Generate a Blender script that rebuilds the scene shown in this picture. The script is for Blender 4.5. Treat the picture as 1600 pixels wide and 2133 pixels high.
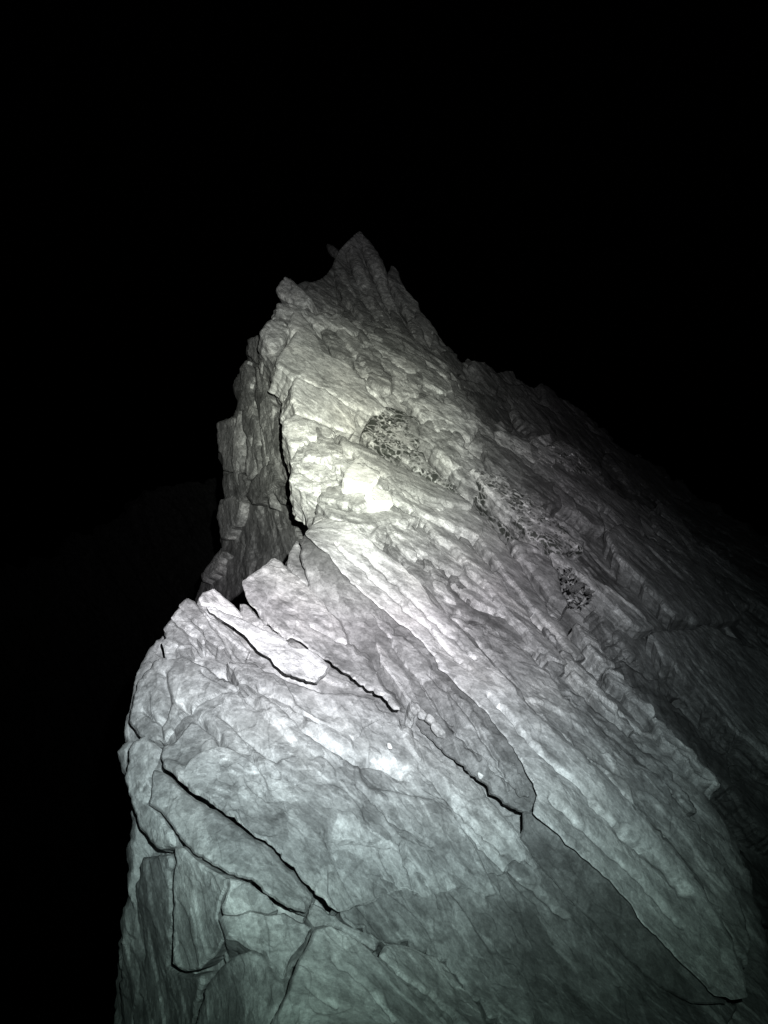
import bpy, bmesh, math, random
import numpy as np
from mathutils import Vector

for o in list(bpy.data.objects):
    bpy.data.objects.remove(o)
sc = bpy.context.scene
COL = sc.collection
random.seed(11)
RNG = np.random.default_rng(11)

# ------------------------------------------------------------------ camera
EYE = np.array([0.0, 0.0, 0.0])            # the climber's eye: the origin of the survey
F = 1600.0                                 # focal length of the phone in photograph pixels
cam_d = bpy.data.cameras.new('camera')
cam_d.sensor_fit = 'HORIZONTAL'
cam_d.sensor_width = 36.0
cam_d.lens = 36.0
cam_d.clip_start = 0.05
cam_d.clip_end = 3000.0
cam = bpy.data.objects.new('camera', cam_d)
cam.location = EYE
cam.rotation_euler = (math.radians(90), 0, 0)
COL.objects.link(cam)
sc.camera = cam

# ------------------------------------------------------------------ night sky
world = bpy.data.worlds.new('World')
sc.world = world
world.use_nodes = True
wn = world.node_tree
sky = wn.nodes.new('ShaderNodeTexSky')
sky.sky_type = 'NISHITA'
sky.sun_disc = False
sky.sun_elevation = math.radians(-4)
sky.sun_rotation = math.radians(150)
wn.links.new(sky.outputs[0], wn.nodes['Background'].inputs[0])
wn.nodes['Background'].inputs[1].default_value = 0.004

# ------------------------------------------------------------------ the headlamp on the photographer's forehead
AIM = (745, 880)                           # where on the ridge its beam points
lamp_d = bpy.data.lights.new('headlamp', 'SPOT')
lamp_d.energy = 1.0
lamp_d.spot_size = math.radians(150)
lamp_d.spot_blend = 0.3
lamp_d.shadow_soft_size = 0.016
lamp_d.use_nodes = True
lt = lamp_d.node_tree
em = lt.nodes['Emission']
tc = lt.nodes.new('ShaderNodeTexCoord')
sep = lt.nodes.new('ShaderNodeSeparateXYZ')
ab = lt.nodes.new('ShaderNodeMath'); ab.operation = 'ABSOLUTE'
ac = lt.nodes.new('ShaderNodeMath'); ac.operation = 'ARCCOSINE'
sca = lt.nodes.new('ShaderNodeMath'); sca.operation = 'MULTIPLY'; sca.inputs[1].default_value = 1.0 / math.radians(50)
lt.links.new(tc.outputs['Normal'], sep.inputs[0])
lt.links.new(sep.outputs['Z'], ab.inputs[0])
lt.links.new(ab.outputs[0], ac.inputs[0])
lt.links.new(ac.outputs[0], sca.inputs[0])
BEAM = [(0, 150), (3.5, 148), (7, 130), (10, 99), (13, 70), (17, 46), (22, 30), (27, 18.5), (32, 10.0), (38, 4.0), (44, 1.2), (50, 0.3)]
TINT = [(0, (.97, 1.0, .82)), (7, (.95, 1.0, .87)), (11, (.96, .985, .94)), (16, (.985, .955, 1.0)), (21, (.95, .955, 1.0)), (27, (.87, .97, 1.0)), (33, (.79, .99, .985)), (42, (.68, 1.0, .87))]
fc = lt.nodes.new('ShaderNodeFloatCurve')
cv = fc.mapping.curves[0]
pts = [(a / 50.0, math.sqrt(v / 150.0)) for a, v in BEAM]
cv.points[0].location = pts[0]; cv.points[1].location = pts[-1]
for p in pts[1:-1]:
    cv.points.new(*p)
for p in cv.points:
    p.handle_type = 'AUTO_CLAMPED'
fc.mapping.update()
sq = lt.nodes.new('ShaderNodeMath'); sq.operation = 'POWER'; sq.inputs[1].default_value = 2.0
gain = lt.nodes.new('ShaderNodeMath'); gain.operation = 'MULTIPLY'
gain.inputs[1].default_value = 9300.0      # beam candle power
rp = lt.nodes.new('ShaderNodeValToRGB')
el = rp.color_ramp.elements
el[0].position = 0; el[0].color = (*TINT[0][1], 1)
el[1].position = TINT[-1][0] / 50; el[1].color = (*TINT[-1][1], 1)
for a, c in TINT[1:-1]:
    e = el.new(a / 50); e.color = (*c, 1)
lt.links.new(sca.outputs[0], fc.inputs['Value'])
lt.links.new(fc.outputs[0], sq.inputs[0])
lt.links.new(sq.outputs[0], gain.inputs[0])
lt.links.new(gain.outputs[0], em.inputs['Strength'])
lt.links.new(sca.outputs[0], rp.inputs[0])
lt.links.new(rp.outputs[0], em.inputs['Color'])
lamp = bpy.data.objects.new('headlamp', lamp_d)
lamp.location = (0.145, -0.06, 0.20)
tgt = Vector(((AIM[0] - 800) / F * 7, 7, -(AIM[1] - 1066.5) / F * 7))
lamp.rotation_euler = (tgt - Vector(lamp.location)).to_track_quat('-Z', 'Y').to_euler()
COL.objects.link(lamp)

sc.view_settings.view_transform = 'Standard'
sc.view_settings.look = 'None'
sc.view_settings.exposure = 0.0
sc.view_settings.gamma = 1.0
sc.view_settings.use_curve_mapping = False

# ------------------------------------------------------------------ noise
PERM = RNG.permutation(4096)
GRAD = RNG.normal(size=(4096, 3)); GRAD /= np.linalg.norm(GRAD, axis=1)[:, None]
RND = RNG.random((4096, 7))

def hsh(i, j, k):
    return PERM[(PERM[(PERM[i & 4095] + j) & 4095] + k) & 4095]

def pnoise(P):
    I = np.floor(P).astype(np.int64); f = P - I
    u = f * f * f * (f * (f * 6 - 15) + 10)
    r = 0
    for a in (0, 1):
        wa = u[:, 0] if a else 1 - u[:, 0]
        for b in (0, 1):
            wb = u[:, 1] if b else 1 - u[:, 1]
            for c in (0, 1):
                wc = u[:, 2] if c else 1 - u[:, 2]
                g = GRAD[hsh(I[:, 0] + a, I[:, 1] + b, I[:, 2] + c)]
                r = r + wa * wb * wc * (g[:, 0] * (f[:, 0] - a) + g[:, 1] * (f[:, 1] - b) + g[:, 2] * (f[:, 2] - c))
    return r

def fbm(P, n=4, g=0.5):
    a = 1.0; r = 0
    for k in range(n):
        r = r + a * pnoise(P * (2 ** k) + 17.3 * k); a *= g
    return r

def facet(P):
    """chipped planes: every cell of a jittered lattice carries its own offset and tilt"""
    I = np.floor(P - .5).astype(np.int64)
    num = np.zeros(len(P)); den = np.full(len(P), 1e-12)
    for a in (0, 1):
        for b in (0, 1):
            for c in (0, 1):
                J = I + (a, b, c)
                R = RND[hsh(J[:, 0], J[:, 1], J[:, 2])]
                dv = P - (J + .18 + .64 * R[:, :3])
                w = np.exp(-95.0 * (dv * dv).sum(1))
                num += w * ((R[:, 3] - .5) + 0.9 * ((R[:, 4:7] - .5) * dv).sum(1)); den += w
    return num / den

# the rock's cleavage: beds strike along the ridge and dip to the right
U = np.array([0.66, -0.12, -0.74]); U /= np.linalg.norm(U)
Yv = np.array([0.10, 1.0, 0.05]); Yv -= U * (Yv @ U); Yv /= np.linalg.norm(Yv)
N = np.cross(Yv, U); N /= np.linalg.norm(N)
FOL = np.stack([U, Yv, N], 1)

def relief(P, k, amp=1.0, micro=1.0):
    """rock relief in metres for points P; k scales block size with the size of the piece"""
    q = P @ FOL
    w = np.stack([fbm(q * 2.2 / k + 5, 2), fbm(q * 2.2 / k + 31, 2), fbm(q * 2.2 / k + 77, 2)], 1) * 0.045 * k
    q = q + w
    r = 0.06 * fbm(q / k * np.array([0.8, 0.8, 1.7]), 2)
    r = r + 0.050 * facet(q / k / np.array([1.0, 0.5, 0.24]))
    r = r + 0.017 * facet(q / k / np.array([0.34, 0.20, 0.11]) + 9)
    m = np.clip(.5 + 2.2 * fbm(q / k * np.array([1.6, 1.6, 3.0]) + 60, 2), .1, 1.3)
    r = r * amp + micro * m * (0.010 * facet(q / k / np.array([0.12, 0.085, 0.055]) + 3) + 0.0026 * fbm(q / k * np.array([9., 10., 14.]), 3, .55))
    return r * k

# ------------------------------------------------------------------ survey: photograph bearings + distance -> points in the place
def unp(px, py, d):
    px, py, d = np.broadcast_arrays(np.asarray(px, float), np.asarray(py, float), np.asarray(d, float))
    return np.stack([(px - 800) / F * d, d, -(py - 1066.5) / F * d], -1)

class TPS:
    """smooth inverse distance through surveyed points (three points give a true plane)"""
    def __init__(s, pts, lam=1e-3, val=None):
        A = np.array(pts, float)
        s.c = A[:, :2] / 400.0
        w = (1.0 / A[:, 2]) if val is None else np.array(val, float)
        n = len(s.c)
        K = s.k(s.c, s.c) + lam * np.eye(n)
        Pm = np.c_[np.ones(n), s.c]
        M = np.zeros((n + 3, n + 3)); M[:n, :n] = K; M[:n, n:] = Pm; M[n:, :n] = Pm.T
        s.s = np.linalg.lstsq(M, np.r_[w, 0, 0, 0], rcond=None)[0]
    def k(s, a, b):
        r2 = ((a[:, None] - b[None]) ** 2).sum(2)
        return 0.5 * r2 * np.log(r2 + 1e-12)
    def __call__(s, xy):
        xy = np.asarray(xy, float) / 400.0
        out = np.empty(len(xy))
        for i in range(0, len(xy), 40000):
            c = xy[i:i + 40000]
            out[i:i + 40000] = s.k(c, s.c) @ s.s[:-3] + np.c_[np.ones(len(c)), c] @ s.s[-3:]
        return out

def field(pts, lam=1e-3):
    t = TPS(pts, lam)
    return lambda xy: 1.0 / np.maximum(t(xy), 1 / 120.0)

# ------------------------------------------------------------------ outline helpers
def rough_outline(poly, step=7.0, amp=3.0, seed=0):
    P = np.array(poly, float); Q = np.roll(P, -1, 0)
    kr = np.random.default_rng(int(seed) * 13 + 1)
    K = []
    for a, b in zip(P, Q):                       # kinks: rock breaks along short straight joints
        K.append(a)
        L = np.hypot(*(b - a)); n = int(L / 17)
        nrm = np.array([-(b - a)[1], (b - a)[0]]) / max(L, 1e-6)
        for i in range(1, n):
            K.append(a + (b - a) * (i + kr.uniform(-.35, .35)) / n + nrm * kr.normal() * amp * .75)
    P = np.array(K); Q = np.roll(P, -1, 0)
    pts = []
    for a, b in zip(P, Q):
        n = max(1, int(np.hypot(*(b - a)) / step))
        for i in range(n):
            pts.append(a + (b - a) * i / n)
    pts = np.array(pts)
    z = np.c_[pts / 38.0, np.full(len(pts), seed * 7.7)]
    z2 = np.c_[pts / 13.0, np.full(len(pts), seed * 3.3)]
    dx = pnoise(z + 3) * .8 + pnoise(z2) * .5
    dy = pnoise(z + 50) * .8 + pnoise(z2 + 9) * .5
    jt = np.random.default_rng(int(seed) + 5).normal(size=(len(pts), 2)) * .28
    return pts + (np.c_[dx, dy] + jt) * amp

def inside(xy, poly):
    x, y = xy[:, 0], xy[:, 1]
    r = np.zeros(len(xy), bool)
    a = poly; b = np.roll(poly, -1, 0)
    for (x0, y0), (x1, y1) in zip(a, b):
        if y0 == y1: continue
        c = ((y0 > y) != (y1 > y)) & (x < (x1 - x0) * (y - y0) / (y1 - y0) + x0)
        r ^= c
    return r

def edge_dist(xy, poly):
    a = poly; e = np.roll(poly, -1, 0) - poly; l2 = (e * e).sum(1) + 1e-9
    D = np.empty(len(xy)); C = np.empty((len(xy), 2))
    for i in range(0, len(xy), 8000):
        p = xy[i:i + 8000]
        v = p[:, None] - a[None]
        t = np.clip((v * e).sum(2) / l2, 0, 1)
        c = a[None] + e[None] * t[..., None]
        d2 = ((p[:, None] - c) ** 2).sum(2)
        j = d2.argmin(1); r = np.arange(len(p))
        D[i:i + 8000] = np.sqrt(d2[r, j]); C[i:i + 8000] = c[r, j]
    return D, C

TRI = [0]
def mesh_from(name, V, faces4, faces3=None):
    me = bpy.data.meshes.new(name)
    nf3 = 0 if faces3 is None else len(faces3)
    loops = np.r_[faces4.ravel(), faces3.ravel()] if nf3 else faces4.ravel()
    me.vertices.add(len(V)); me.vertices.foreach_set('co', np.ascontiguousarray(V, np.float32).ravel())
    me.loops.add(len(loops)); me.loops.foreach_set('vertex_index', loops.astype(np.int32))
    starts = np.r_[np.arange(len(faces4)) * 4, len(faces4) * 4 + np.arange(nf3) * 3]
    me.polygons.add(len(starts))
    me.polygons.foreach_set('loop_start', starts.astype(np.int32))
    me.update(calc_edges=True)
    me.validate()
    me.shade_flat()
    TRI[0] += 2 * len(faces4) + nf3
    return me

GROOVES = [  # furrows and cracks seen on the near faces: course, half width in photograph pixels, depth in metres
 ([(380,1466),(416,1498),(453,1529),(463,1552)], 7, .045), ([(463,1480),(500,1516),(542,1558),(573,1589)], 7, .022),
 ([(547,1433),(594,1474),(641,1526),(682,1558),(740,1584),(797,1584),(840,1602)], 9, .042), ([(516,1542),(530,1580),(542,1620)], 3, .018),
 ([(568,1625),(594,1622),(615,1638)], 3.5, .02), ([(667,1740),(729,1750),(808,1761)], 3.5, .02), ([(834,1761),(852,1810),(865,1855)], 4, .022),
 ([(542,1276),(573,1307),(602,1328)], 3, .04), ([(651,1302),(703,1331),(725,1340)], 3, .025), ([(420,1395),(500,1440),(560,1475)], 5, .02),
 ([(1020,1445),(1057,1486),(1087,1524),(1125,1567),(1162,1599),(1215,1640),(1250,1690),(1305,1735),(1350,1770)], 4, .035),
 ([(700,1130),(790,1215),(880,1300),(960,1380)], 3.5, .015), ([(760,1150),(830,1220),(900,1290),(990,1370)], 3.5, .013),
 ([(1300,1730),(1395,1810),(1425,1860)], 12, .035), ([(1150,1660),(1230,1740),(1330,1830),(1420,1930)], 5, .018),
 ([(895,1400),(960,1470),(1020,1560),(1060,1640)], 4, .02), ([(880,1420),(930,1500),(1000,1580)], 5, .02),
 ([(880,1590),(960,1680),(1060,1770)], 5, .02), ([(740,1640),(800,1700),(900,1760)], 4, .018), ([(960,1700),(1050,1800),(1180,1910)], 6, .02),
 ([(340,1400),(348,1450),(335,1500)], 7, .03), ([(300,1480),(330,1500),(338,1545)], 5, .02),
 ([(542,1987),(560,2015),(580,2040)], 5, .03), ([(690,2000),(760,2060),(820,2130)], 5, .012), ([(640,2060),(700,2100)], 4, .01)]
BASE_GROOVES = [([(335,1600),(377,1642),(414,1668),(464,1702),(505,1731),(551,1761),(584,1795),(612,1820),(637,1853),(703,1903)], 6, .4),
 ([(307,1680),(357,1727),(377,1760),(402,1785),(443,1810),(472,1830)], 7, .4), ([(522,1833),(563,1868),(600,1895)], 6, .3)]
def carve(xy, dm, grooves):
    r = np.zeros(len(xy))
    if dm > 5.2 and grooves is None: return r
    for line, w, dep in (GROOVES if grooves is None else grooves):
        L_ = np.array(line, float); L_ = np.concatenate([np.linspace(a, b, max(2, int(np.hypot(*(b - a)) / 12)), endpoint=False) for a, b in zip(L_[:-1], L_[1:])] + [L_[-1:]])
        L_ = L_ + np.random.default_rng(len(line) + int(line[0][0])).normal(size=L_.shape) * 1.8
        lo = L_.min(0) - 3 * w; hi = L_.max(0) + 3 * w
        m = ((xy > lo) & (xy < hi)).all(1)
        if not m.any(): continue
        a = L_[:-1]; e = L_[1:] - a; l2 = (e * e).sum(1) + 1e-9
        p = xy[m]
        v = p[:, None] - a[None]
        t = np.clip((v * e).sum(2) / l2, 0, 1)
        d = np.sqrt(((v - e[None] * t[..., None]) ** 2).sum(2).min(1))
        r[m] += dep * np.exp(-(d / w) ** 2)
    return r

def rock(name, poly, depth, s=2.6, bevel=14, thick=0.3, ext=None, k=1.0, amp=1.0, rough=3.0, mat='gneiss', parent=None, seed=None, micro=1.0, grooves=None):
    """a solid piece of rock: exposed face inside a surveyed outline, broken edges, sides running back into the ridge"""
    rock.n += 1
    seed = rock.n if seed is None else seed
    ol = rough_outline(poly, amp=rough, seed=seed)
    x0, y0 = ol.min(0) - s; x1, y1 = ol.max(0) + s
    nx = int((x1 - x0) / s) + 2; ny = int((y1 - y0) / s) + 2
    gx, gy = np.meshgrid(x0 + np.arange(nx) * s, y0 + np.arange(ny) * s)
    xy = np.c_[gx.ravel(), gy.ravel()]
    ins = inside(xy, ol).reshape(ny, nx)
    q = ins[:-1, :-1] & ins[1:, :-1] & ins[:-1, 1:] & ins[1:, 1:]
    jj, ii = np.nonzero(q)
    a = jj * nx + ii
    quads = np.c_[a, a + nx, a + nx + 1, a + 1]
    used = np.unique(quads)
    remap = np.full(nx * ny, -1); remap[used] = np.arange(len(used))
    quads = remap[quads]; xy = xy[used]
    E = np.concatenate([quads[:, [i, (i + 1) % 4]] for i in range(4)])
    key = E[:, 0].astype(np.int64) * len(xy) + E[:, 1]
    rkey = E[:, 1].astype(np.int64) * len(xy) + E[:, 0]
    be = E[~np.isin(key, rkey)]
    bv = np.unique(be)
    _, cp = edge_dist(xy[bv], ol)
    mv = cp - xy[bv]; ln = np.hypot(*mv.T)[:, None]
    xy[bv] += mv * np.minimum(1, 1.9 * s / np.maximum(ln, 1e-6))
    near = ~ins
    for _ in range(int(bevel / s) + 2):
        m = near.copy()
        m[1:] |= near[:-1]; m[:-1] |= near[1:]; m[:, 1:] |= near[:, :-1]; m[:, :-1] |= near[:, 1:]
        near = m
    nr = near.ravel()[used]
    D = np.full(len(xy), 1e4)
    D[nr] = edge_dist(xy[nr], ol)[0]
    d = depth(xy)
    P = unp(xy[:, 0], xy[:, 1], d)
    h = 1.0
    def at(dx, dy):
        z = xy + (dx, dy); return unp(z[:, 0], z[:, 1], depth(z))
    Nn = np.cross(at(h, 0) - at(-h, 0), at(0, -h) - at(0, h))
    Nn /= np.linalg.norm(Nn, axis=1)[:, None] + 1e-12
    Nn[(Nn * P).sum(1) > 0] *= -1
    mN = Nn.mean(0); mN /= np.linalg.norm(mN)
    dm = float(np.median(d))
    vd = P.mean(0); vd /= np.linalg.norm(vd)
    if ext is None:
        ex = -mN + .8 * vd; ex *= thick / np.linalg.norm(ex)
    elif ext == 'back':
        ex = (vd + np.array([.15, 0, -.1])) * thick
    else:
        ex = np.array(ext, float)
    eu = ex / np.linalg.norm(ex)
    t = np.clip(D / bevel, 0, 1)
    b = 1 - np.sqrt(np.maximum(0, 1 - (1 - t) ** 2))
    bm_ = bevel * dm / F
    P = P + Nn * ((relief(P + seed * 3.1, k, amp, micro) - carve(xy, dm, grooves)) * (0.35 + 0.65 * t))[:, None] + (eu * (bm_ * 0.9)) * b[:, None]
    # broken sides
    L = np.linalg.norm(ex)
    R = int(np.clip(L / (2.0 * s * dm / F), 3, 26))
    base = P[bv]; idx = np.full(len(xy), -1); idx[bv] = np.arange(len(bv))
    V = [P]; n0 = len(P); nb = len(bv)
    fr = np.repeat(np.arange(1, R + 1) / R, nb)
    p = np.tile(base, (R, 1)) + ex * fr[:, None]
    pn = (p + seed * 3.1) @ FOL / k * np.array([2., 3., 14.])
    j = np.stack([fbm(pn + 11, 2), fbm(pn + 41, 2), fbm(pn + 71, 2)], 1)
    p = p + j * (0.035 * k * np.minimum(1, 3 * fr) * min(1.0, L / .25))[:, None]
    V += [p[i * nb:(i + 1) * nb] for i in range(R)]
    V.append(V[-1].mean(0)[None])
    V = np.concatenate(V)
    A = idx[be[:, 0]]; B = idx[be[:, 1]]
    sides = []
    for r in range(R):
        lo0 = be[:, 0] if r == 0 else n0 + (r - 1) * nb + A
        lo1 = be[:, 1] if r == 0 else n0 + (r - 1) * nb + B
        sides.append(np.c_[lo1, lo0, n0 + r * nb + A, n0 + r * nb + B])
    cap = np.c_[n0 + (R - 1) * nb + B, n0 + (R - 1) * nb + A, np.full(len(A), len(V) - 1)]
    org = np.array([V[:, 0].mean(), V[:, 1].mean(), V[:, 2].min()])
    if parent is not None:
        org_l = org - np.array(parent['_o'])
    me = mesh_from(name, V - org, np.concatenate([quads] + sides), cap)
    me.materials.append(MAT[mat])
    o = bpy.data.objects.new(name, me)
    COL.objects.link(o)
    if parent is not None:
        o.parent = parent; o.location = org_l
    else:
        o.location = org; o['_o'] = [float(x) for x in org]
    return o
rock.n = 0

def thing(name, at_, label, cat, group=None):
    o = bpy.data.objects.new(name, None); COL.objects.link(o)
    o.location = at_; o['_o'] = [float(x) for x in at_]
    tag(o, label, cat, group); return o

def tag(o, label, cat, group=None, kind=None):
    if label: o['label'] = label
    if cat: o['category'] = cat
    if group: o['group'] = group
    if kind: o['kind'] = kind
    return o

def plane(poly, base, lifts, lam=None):
    """flat face fitted to the slope below the outline, raised by the given metres at each corner"""
    P = np.array(poly, float)
    L = np.broadcast_to(np.asarray(lifts, float), (len(P),))
    w = 1.0 / (base(P) - L)
    A = np.c_[P / 400, np.ones(len(P))]
    c = np.linalg.lstsq(A, w, rcond=None)[0]
    return lambda xy: 1.0 / np.maximum(np.c_[np.asarray(xy, float) / 400, np.ones(len(xy))] @ c, 1 / 60)

def follow(poly, base, lifts):
    P = np.array(poly, float)
    L = np.broadcast_to(np.asarray(lifts, float), (len(P),))
    if np.ptp(L) < 1e-9:
        return lambda xy: base(xy) - L[0]
    t = TPS(np.c_[P, np.ones(len(P))], 5e-2, val=L)
    lo, hi = L.min(), L.max()
    return lambda xy: base(xy) - np.clip(t(xy), lo - .05, hi + .05)

def pts3(*p):
    return field(p, 0)

# ------------------------------------------------------------------ materials
MAT = {}
def rock_material(name, dark, mid, light, rough=0.72, patch=0.5, bump=1.0, spec=0.35, scale=1.0, pits=False):
    m = bpy.data.materials.new(name); m.use_nodes = True
    nt = m.node_tree; n = nt.nodes; l = nt.links
    b = n['Principled BSDF']
    b.inputs['Roughness'].default_value = rough
    b.inputs['Specular IOR Level'].default_value = spec
    geo = n.new('ShaderNodeNewGeometry')
    def dot(v):
        x = n.new('ShaderNodeVectorMath'); x.operation = 'DOT_PRODUCT'
        l.new(geo.outputs['Position'], x.inputs[0]); x.inputs[1].default_value = tuple(v); return x
    cb = n.new('ShaderNodeCombineXYZ')
    for i, v in enumerate((U, Yv, N)):
        l.new(dot(v).outputs['Value'], cb.inputs[i])
    def mapped(s):
        x = n.new('ShaderNodeVectorMath'); x.operation = 'MULTIPLY'
        l.new(cb.outputs[0], x.inputs[0]); x.inputs[1].default_value = tuple(scale * a for a in s); return x.outputs[0]
    def noise(s, detail, rgh, dist=0.0):
        x = n.new('ShaderNodeTexNoise'); x.inputs['Scale'].default_value = 1
        x.inputs['Detail'].default_value = detail; x.inputs['Roughness'].default_value = rgh; x.inputs['Distortion'].default_value = dist
        l.new(mapped(s), x.inputs['Vector']); return x.outputs['Fac']
    def ramp(src, *st):
        x = n.new('ShaderNodeValToRGB'); e = x.color_ramp.elements
        e[0].position, e[0].color = st[0][0], (*st[0][1], 1)
        e[1].position, e[1].color = st[-1][0], (*st[-1][1], 1)
        for p, c in st[1:-1]:
            y = e.new(p); y.color = (*c, 1)
        l.new(src, x.inputs[0]); return x.outputs[0]
    def mix(kind, f, a, b_):
        x = n.new('ShaderNodeMix'); x.data_type = 'RGBA'; x.blend_type = kind
        if isinstance(f, float): x.inputs[0].default_value = f
        else: l.new(f, x.inputs[0])
        for sck, v in ((6, a), (7, b_)):
            if isinstance(v, tuple): x.inputs[sck].default_value = (*v, 1)
            else: l.new(v, x.inputs[sck])
        return x.outputs[2]
    big = noise((1.6, 1.6, 4.0), 9, .66, .1)
    col = ramp(big, (.34, dark), (.5, mid), (.66, light))
    streak = noise((4, 7, 27), 9, .74, .0)
    oi = n.new('ShaderNodeObjectInfo')
    mr = n.new('ShaderNodeMapRange'); mr.inputs['To Min'].default_value = .08; mr.inputs['To Max'].default_value = .42
    mh = n.new('ShaderNodeMath'); mh.operation = 'MULTIPLY'; mh.inputs[1].default_value = 7.31
    mf = n.new('ShaderNodeMath'); mf.operation = 'FRACT'
    l.new(oi.outputs['Random'], mh.inputs[0]); l.new(mh.outputs[0], mf.inputs[0]); l.new(mf.outputs[0], mr.inputs['Value'])
    col = mix('OVERLAY', mr.outputs[0], col, ramp(streak, (.28, (.2, .2, .2)), (.5, (.5, .5, .5)), (.72, (.85, .85, .85))))
    mott = noise((70, 74, 84), 6, .8, .1)
    col = mix('OVERLAY', .55, col, ramp(mott, (.30, (.18, .18, .18)), (.5, (.5, .5, .5)), (.70, (.84, .84, .84))))
    blot = noise((10, 11, 13), 9, .78, .1)
    col = mix('OVERLAY', .5, col, ramp(blot, (.34, (.16, .16, .16)), (.5, (.48, .48, .48)), (.64, (.86, .86, .86))))
    def cells(sc3, dis, lo, hi, f, col):
        v = n.new('ShaderNodeTexVoronoi'); v.inputs['Scale'].default_value = 1; v.inputs['Randomness'].default_value = 1
        a = n.new('ShaderNodeVectorMath'); a.operation = 'ADD'
        z = n.new('ShaderNodeTexNoise'); z.inputs['Scale'].default_value = dis; z.inputs['Detail'].default_value = 6; z.inputs['Roughness'].default_value = .65
        l.new(cb.outputs[0], z.inputs['Vector'])
        q = n.new('ShaderNodeVectorMath'); q.operation = 'SCALE'; q.inputs['Scale'].default_value = .7
        l.new(z.outputs['Color'], q.inputs[0]); l.new(mapped(sc3), a.inputs[0]); l.new(q.outputs[0], a.inputs[1]); l.new(a.outputs[0], v.inputs['Vector'])
        bw = n.new('ShaderNodeSeparateColor'); l.new(v.outputs['Color'], bw.inputs[0])
        return mix('OVERLAY', f, col, ramp(bw.outputs[0], (0, (lo, lo, lo)), (1, (hi, hi, hi))))
    col = cells((6, 8, 14), 9, .28, .70, .55, col)
    col = cells((22, 24, 36), 25, .30, .71, .5, col)
    # pale mineral coat and dark lichen in patches of their own
    coat = noise((4.2, 4.2, 7.0), 10, .72, .15)
    col = mix('MIX', ramp(coat, (.60, (0, 0, 0)), (.66, (patch, patch, patch))), col, tuple(min(.62, 1.18 * c) for c in light))
    lich = noise((6.5, 6.5, 8.5), 10, .74, .1)
    col = mix('MIX', ramp(lich, (.595, (0, 0, 0)), (.67, (.75, .75, .75))), col, tuple(.55 * c for c in dark))
    if pits:                                     # dark earthy pits in a pale net
        v2 = n.new('ShaderNodeTexVoronoi'); v2.feature = 'DISTANCE_TO_EDGE'; v2.inputs['Scale'].default_value = 1
        a2 = n.new('ShaderNodeVectorMath'); a2.operation = 'ADD'
        z2 = n.new('ShaderNodeTexNoise'); z2.inputs['Scale'].default_value = 7; z2.inputs['Detail'].default_value = 5
        l.new(cb.outputs[0], z2.inputs['Vector'])
        q2 = n.new('ShaderNodeVectorMath'); q2.operation = 'SCALE'; q2.inputs['Scale'].default_value = 2.2
        l.new(z2.outputs['Color'], q2.inputs[0]); l.new(mapped((7, 8, 14)), a2.inputs[0]); l.new(q2.outputs[0], a2.inputs[1]); l.new(a2.outputs[0], v2.inputs['Vector'])
        net = ramp(v2.outputs['Distance'], (.05, (0, 0, 0)), (.13, (1, 1, 1)))
        msk = ramp(noise((2.4, 2.4, 3.4), 6, .7, .2), (.44, (0, 0, 0)), (.52, (1, 1, 1)))
        col = mix('MIX', mix('MULTIPLY', 1.0, net, msk), col, (.035, .038, .034))
    # thin cleavage cracks
    vo = n.new('ShaderNodeTexVoronoi'); vo.feature = 'DISTANCE_TO_EDGE'; vo.inputs['Scale'].default_value = 1
    dv = n.new('ShaderNodeVectorMath'); dv.operation = 'ADD'
    nz = n.new('ShaderNodeTexNoise'); nz.inputs['Scale'].default_value = 4; nz.inputs['Detail'].default_value = 5
    l.new(cb.outputs[0], nz.inputs['Vector'])
    sc_ = n.new('ShaderNodeVectorMath'); sc_.operation = 'SCALE'; sc_.inputs['Scale'].default_value = .45
    l.new(nz.outputs['Color'], sc_.inputs[0]); l.new(sc_.outputs[0], dv.inputs[1]); l.new(mapped((2.6, 3.2, 9)), dv.inputs[0])
    l.new(dv.outputs[0], vo.inputs['Vector'])
    col = mix('MULTIPLY', .35, col, ramp(vo.outputs['Distance'], (0.0, (.25, .25, .25)), (.022, (1, 1, 1))))
    col = mix('MULTIPLY', 1.0, col, ramp(oi.outputs['Random'], (0, (.80, .80, .80)), (1, (1.06, 1.06, 1.06))))
    l.new(col, b.inputs['Base Color'])
    def bmp(src, st, dist, prev=None):
        x = n.new('ShaderNodeBump'); x.inputs['Strength'].default_value = st; x.inputs['Distance'].default_value = dist
        l.new(src, x.inputs['Height'])
        if prev: l.new(prev, x.inputs['Normal'])
        return x.outputs[0]
    nb = bmp(streak, .2 * bump, .010)
    nb = bmp(mott, .32 * bump, .006, nb)
    nb = bmp(noise((110, 110, 150), 5, .7), .5 * bump, .004, nb)
    l.new(nb, b.inputs['Normal'])
    MAT[name] = m
    return m
g = lambda v, w=0.0: (v * (1 + w), v, v * (1 - w))
rock_material('gneiss', g(.185), g(.27), g(.37, .01))
rock_material('pale_gneiss', g(.29), g(.38), g(.48, .01), patch=.6)
rock_material('dim_dark_rock', g(.05), g(.09), g(.15), patch=.2)  # dark tone; puts the hollow's shade into the colour of its rock
rock_material('dim_grey_rock', g(.10), g(.17), g(.25), patch=.3)  # grey tone; carries painted dimness on the right slope, flank and slab side
rock_material('pitted_gneiss', g(.185), g(.27), g(.37, .01), pits=True)
rock_material('dull_gneiss', g(.135), g(.20), g(.28), patch=.35)  # duller tone; the right-slope boulders get painted dimness from it
rock_material('shade_grey_rock', g(.075), g(.12), g(.18), patch=.25)  # dark tone; puts shade into the slab's side faces and dim slope pieces
rock_material('quartz', g(.64, .01), g(.71, .01), g(.78, .01), rough=.5, patch=.2, bump=.6)
rock_material('humus', g(.035), g(.06), g(.09), patch=.1, bump=1.4, rough=.9)
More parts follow.
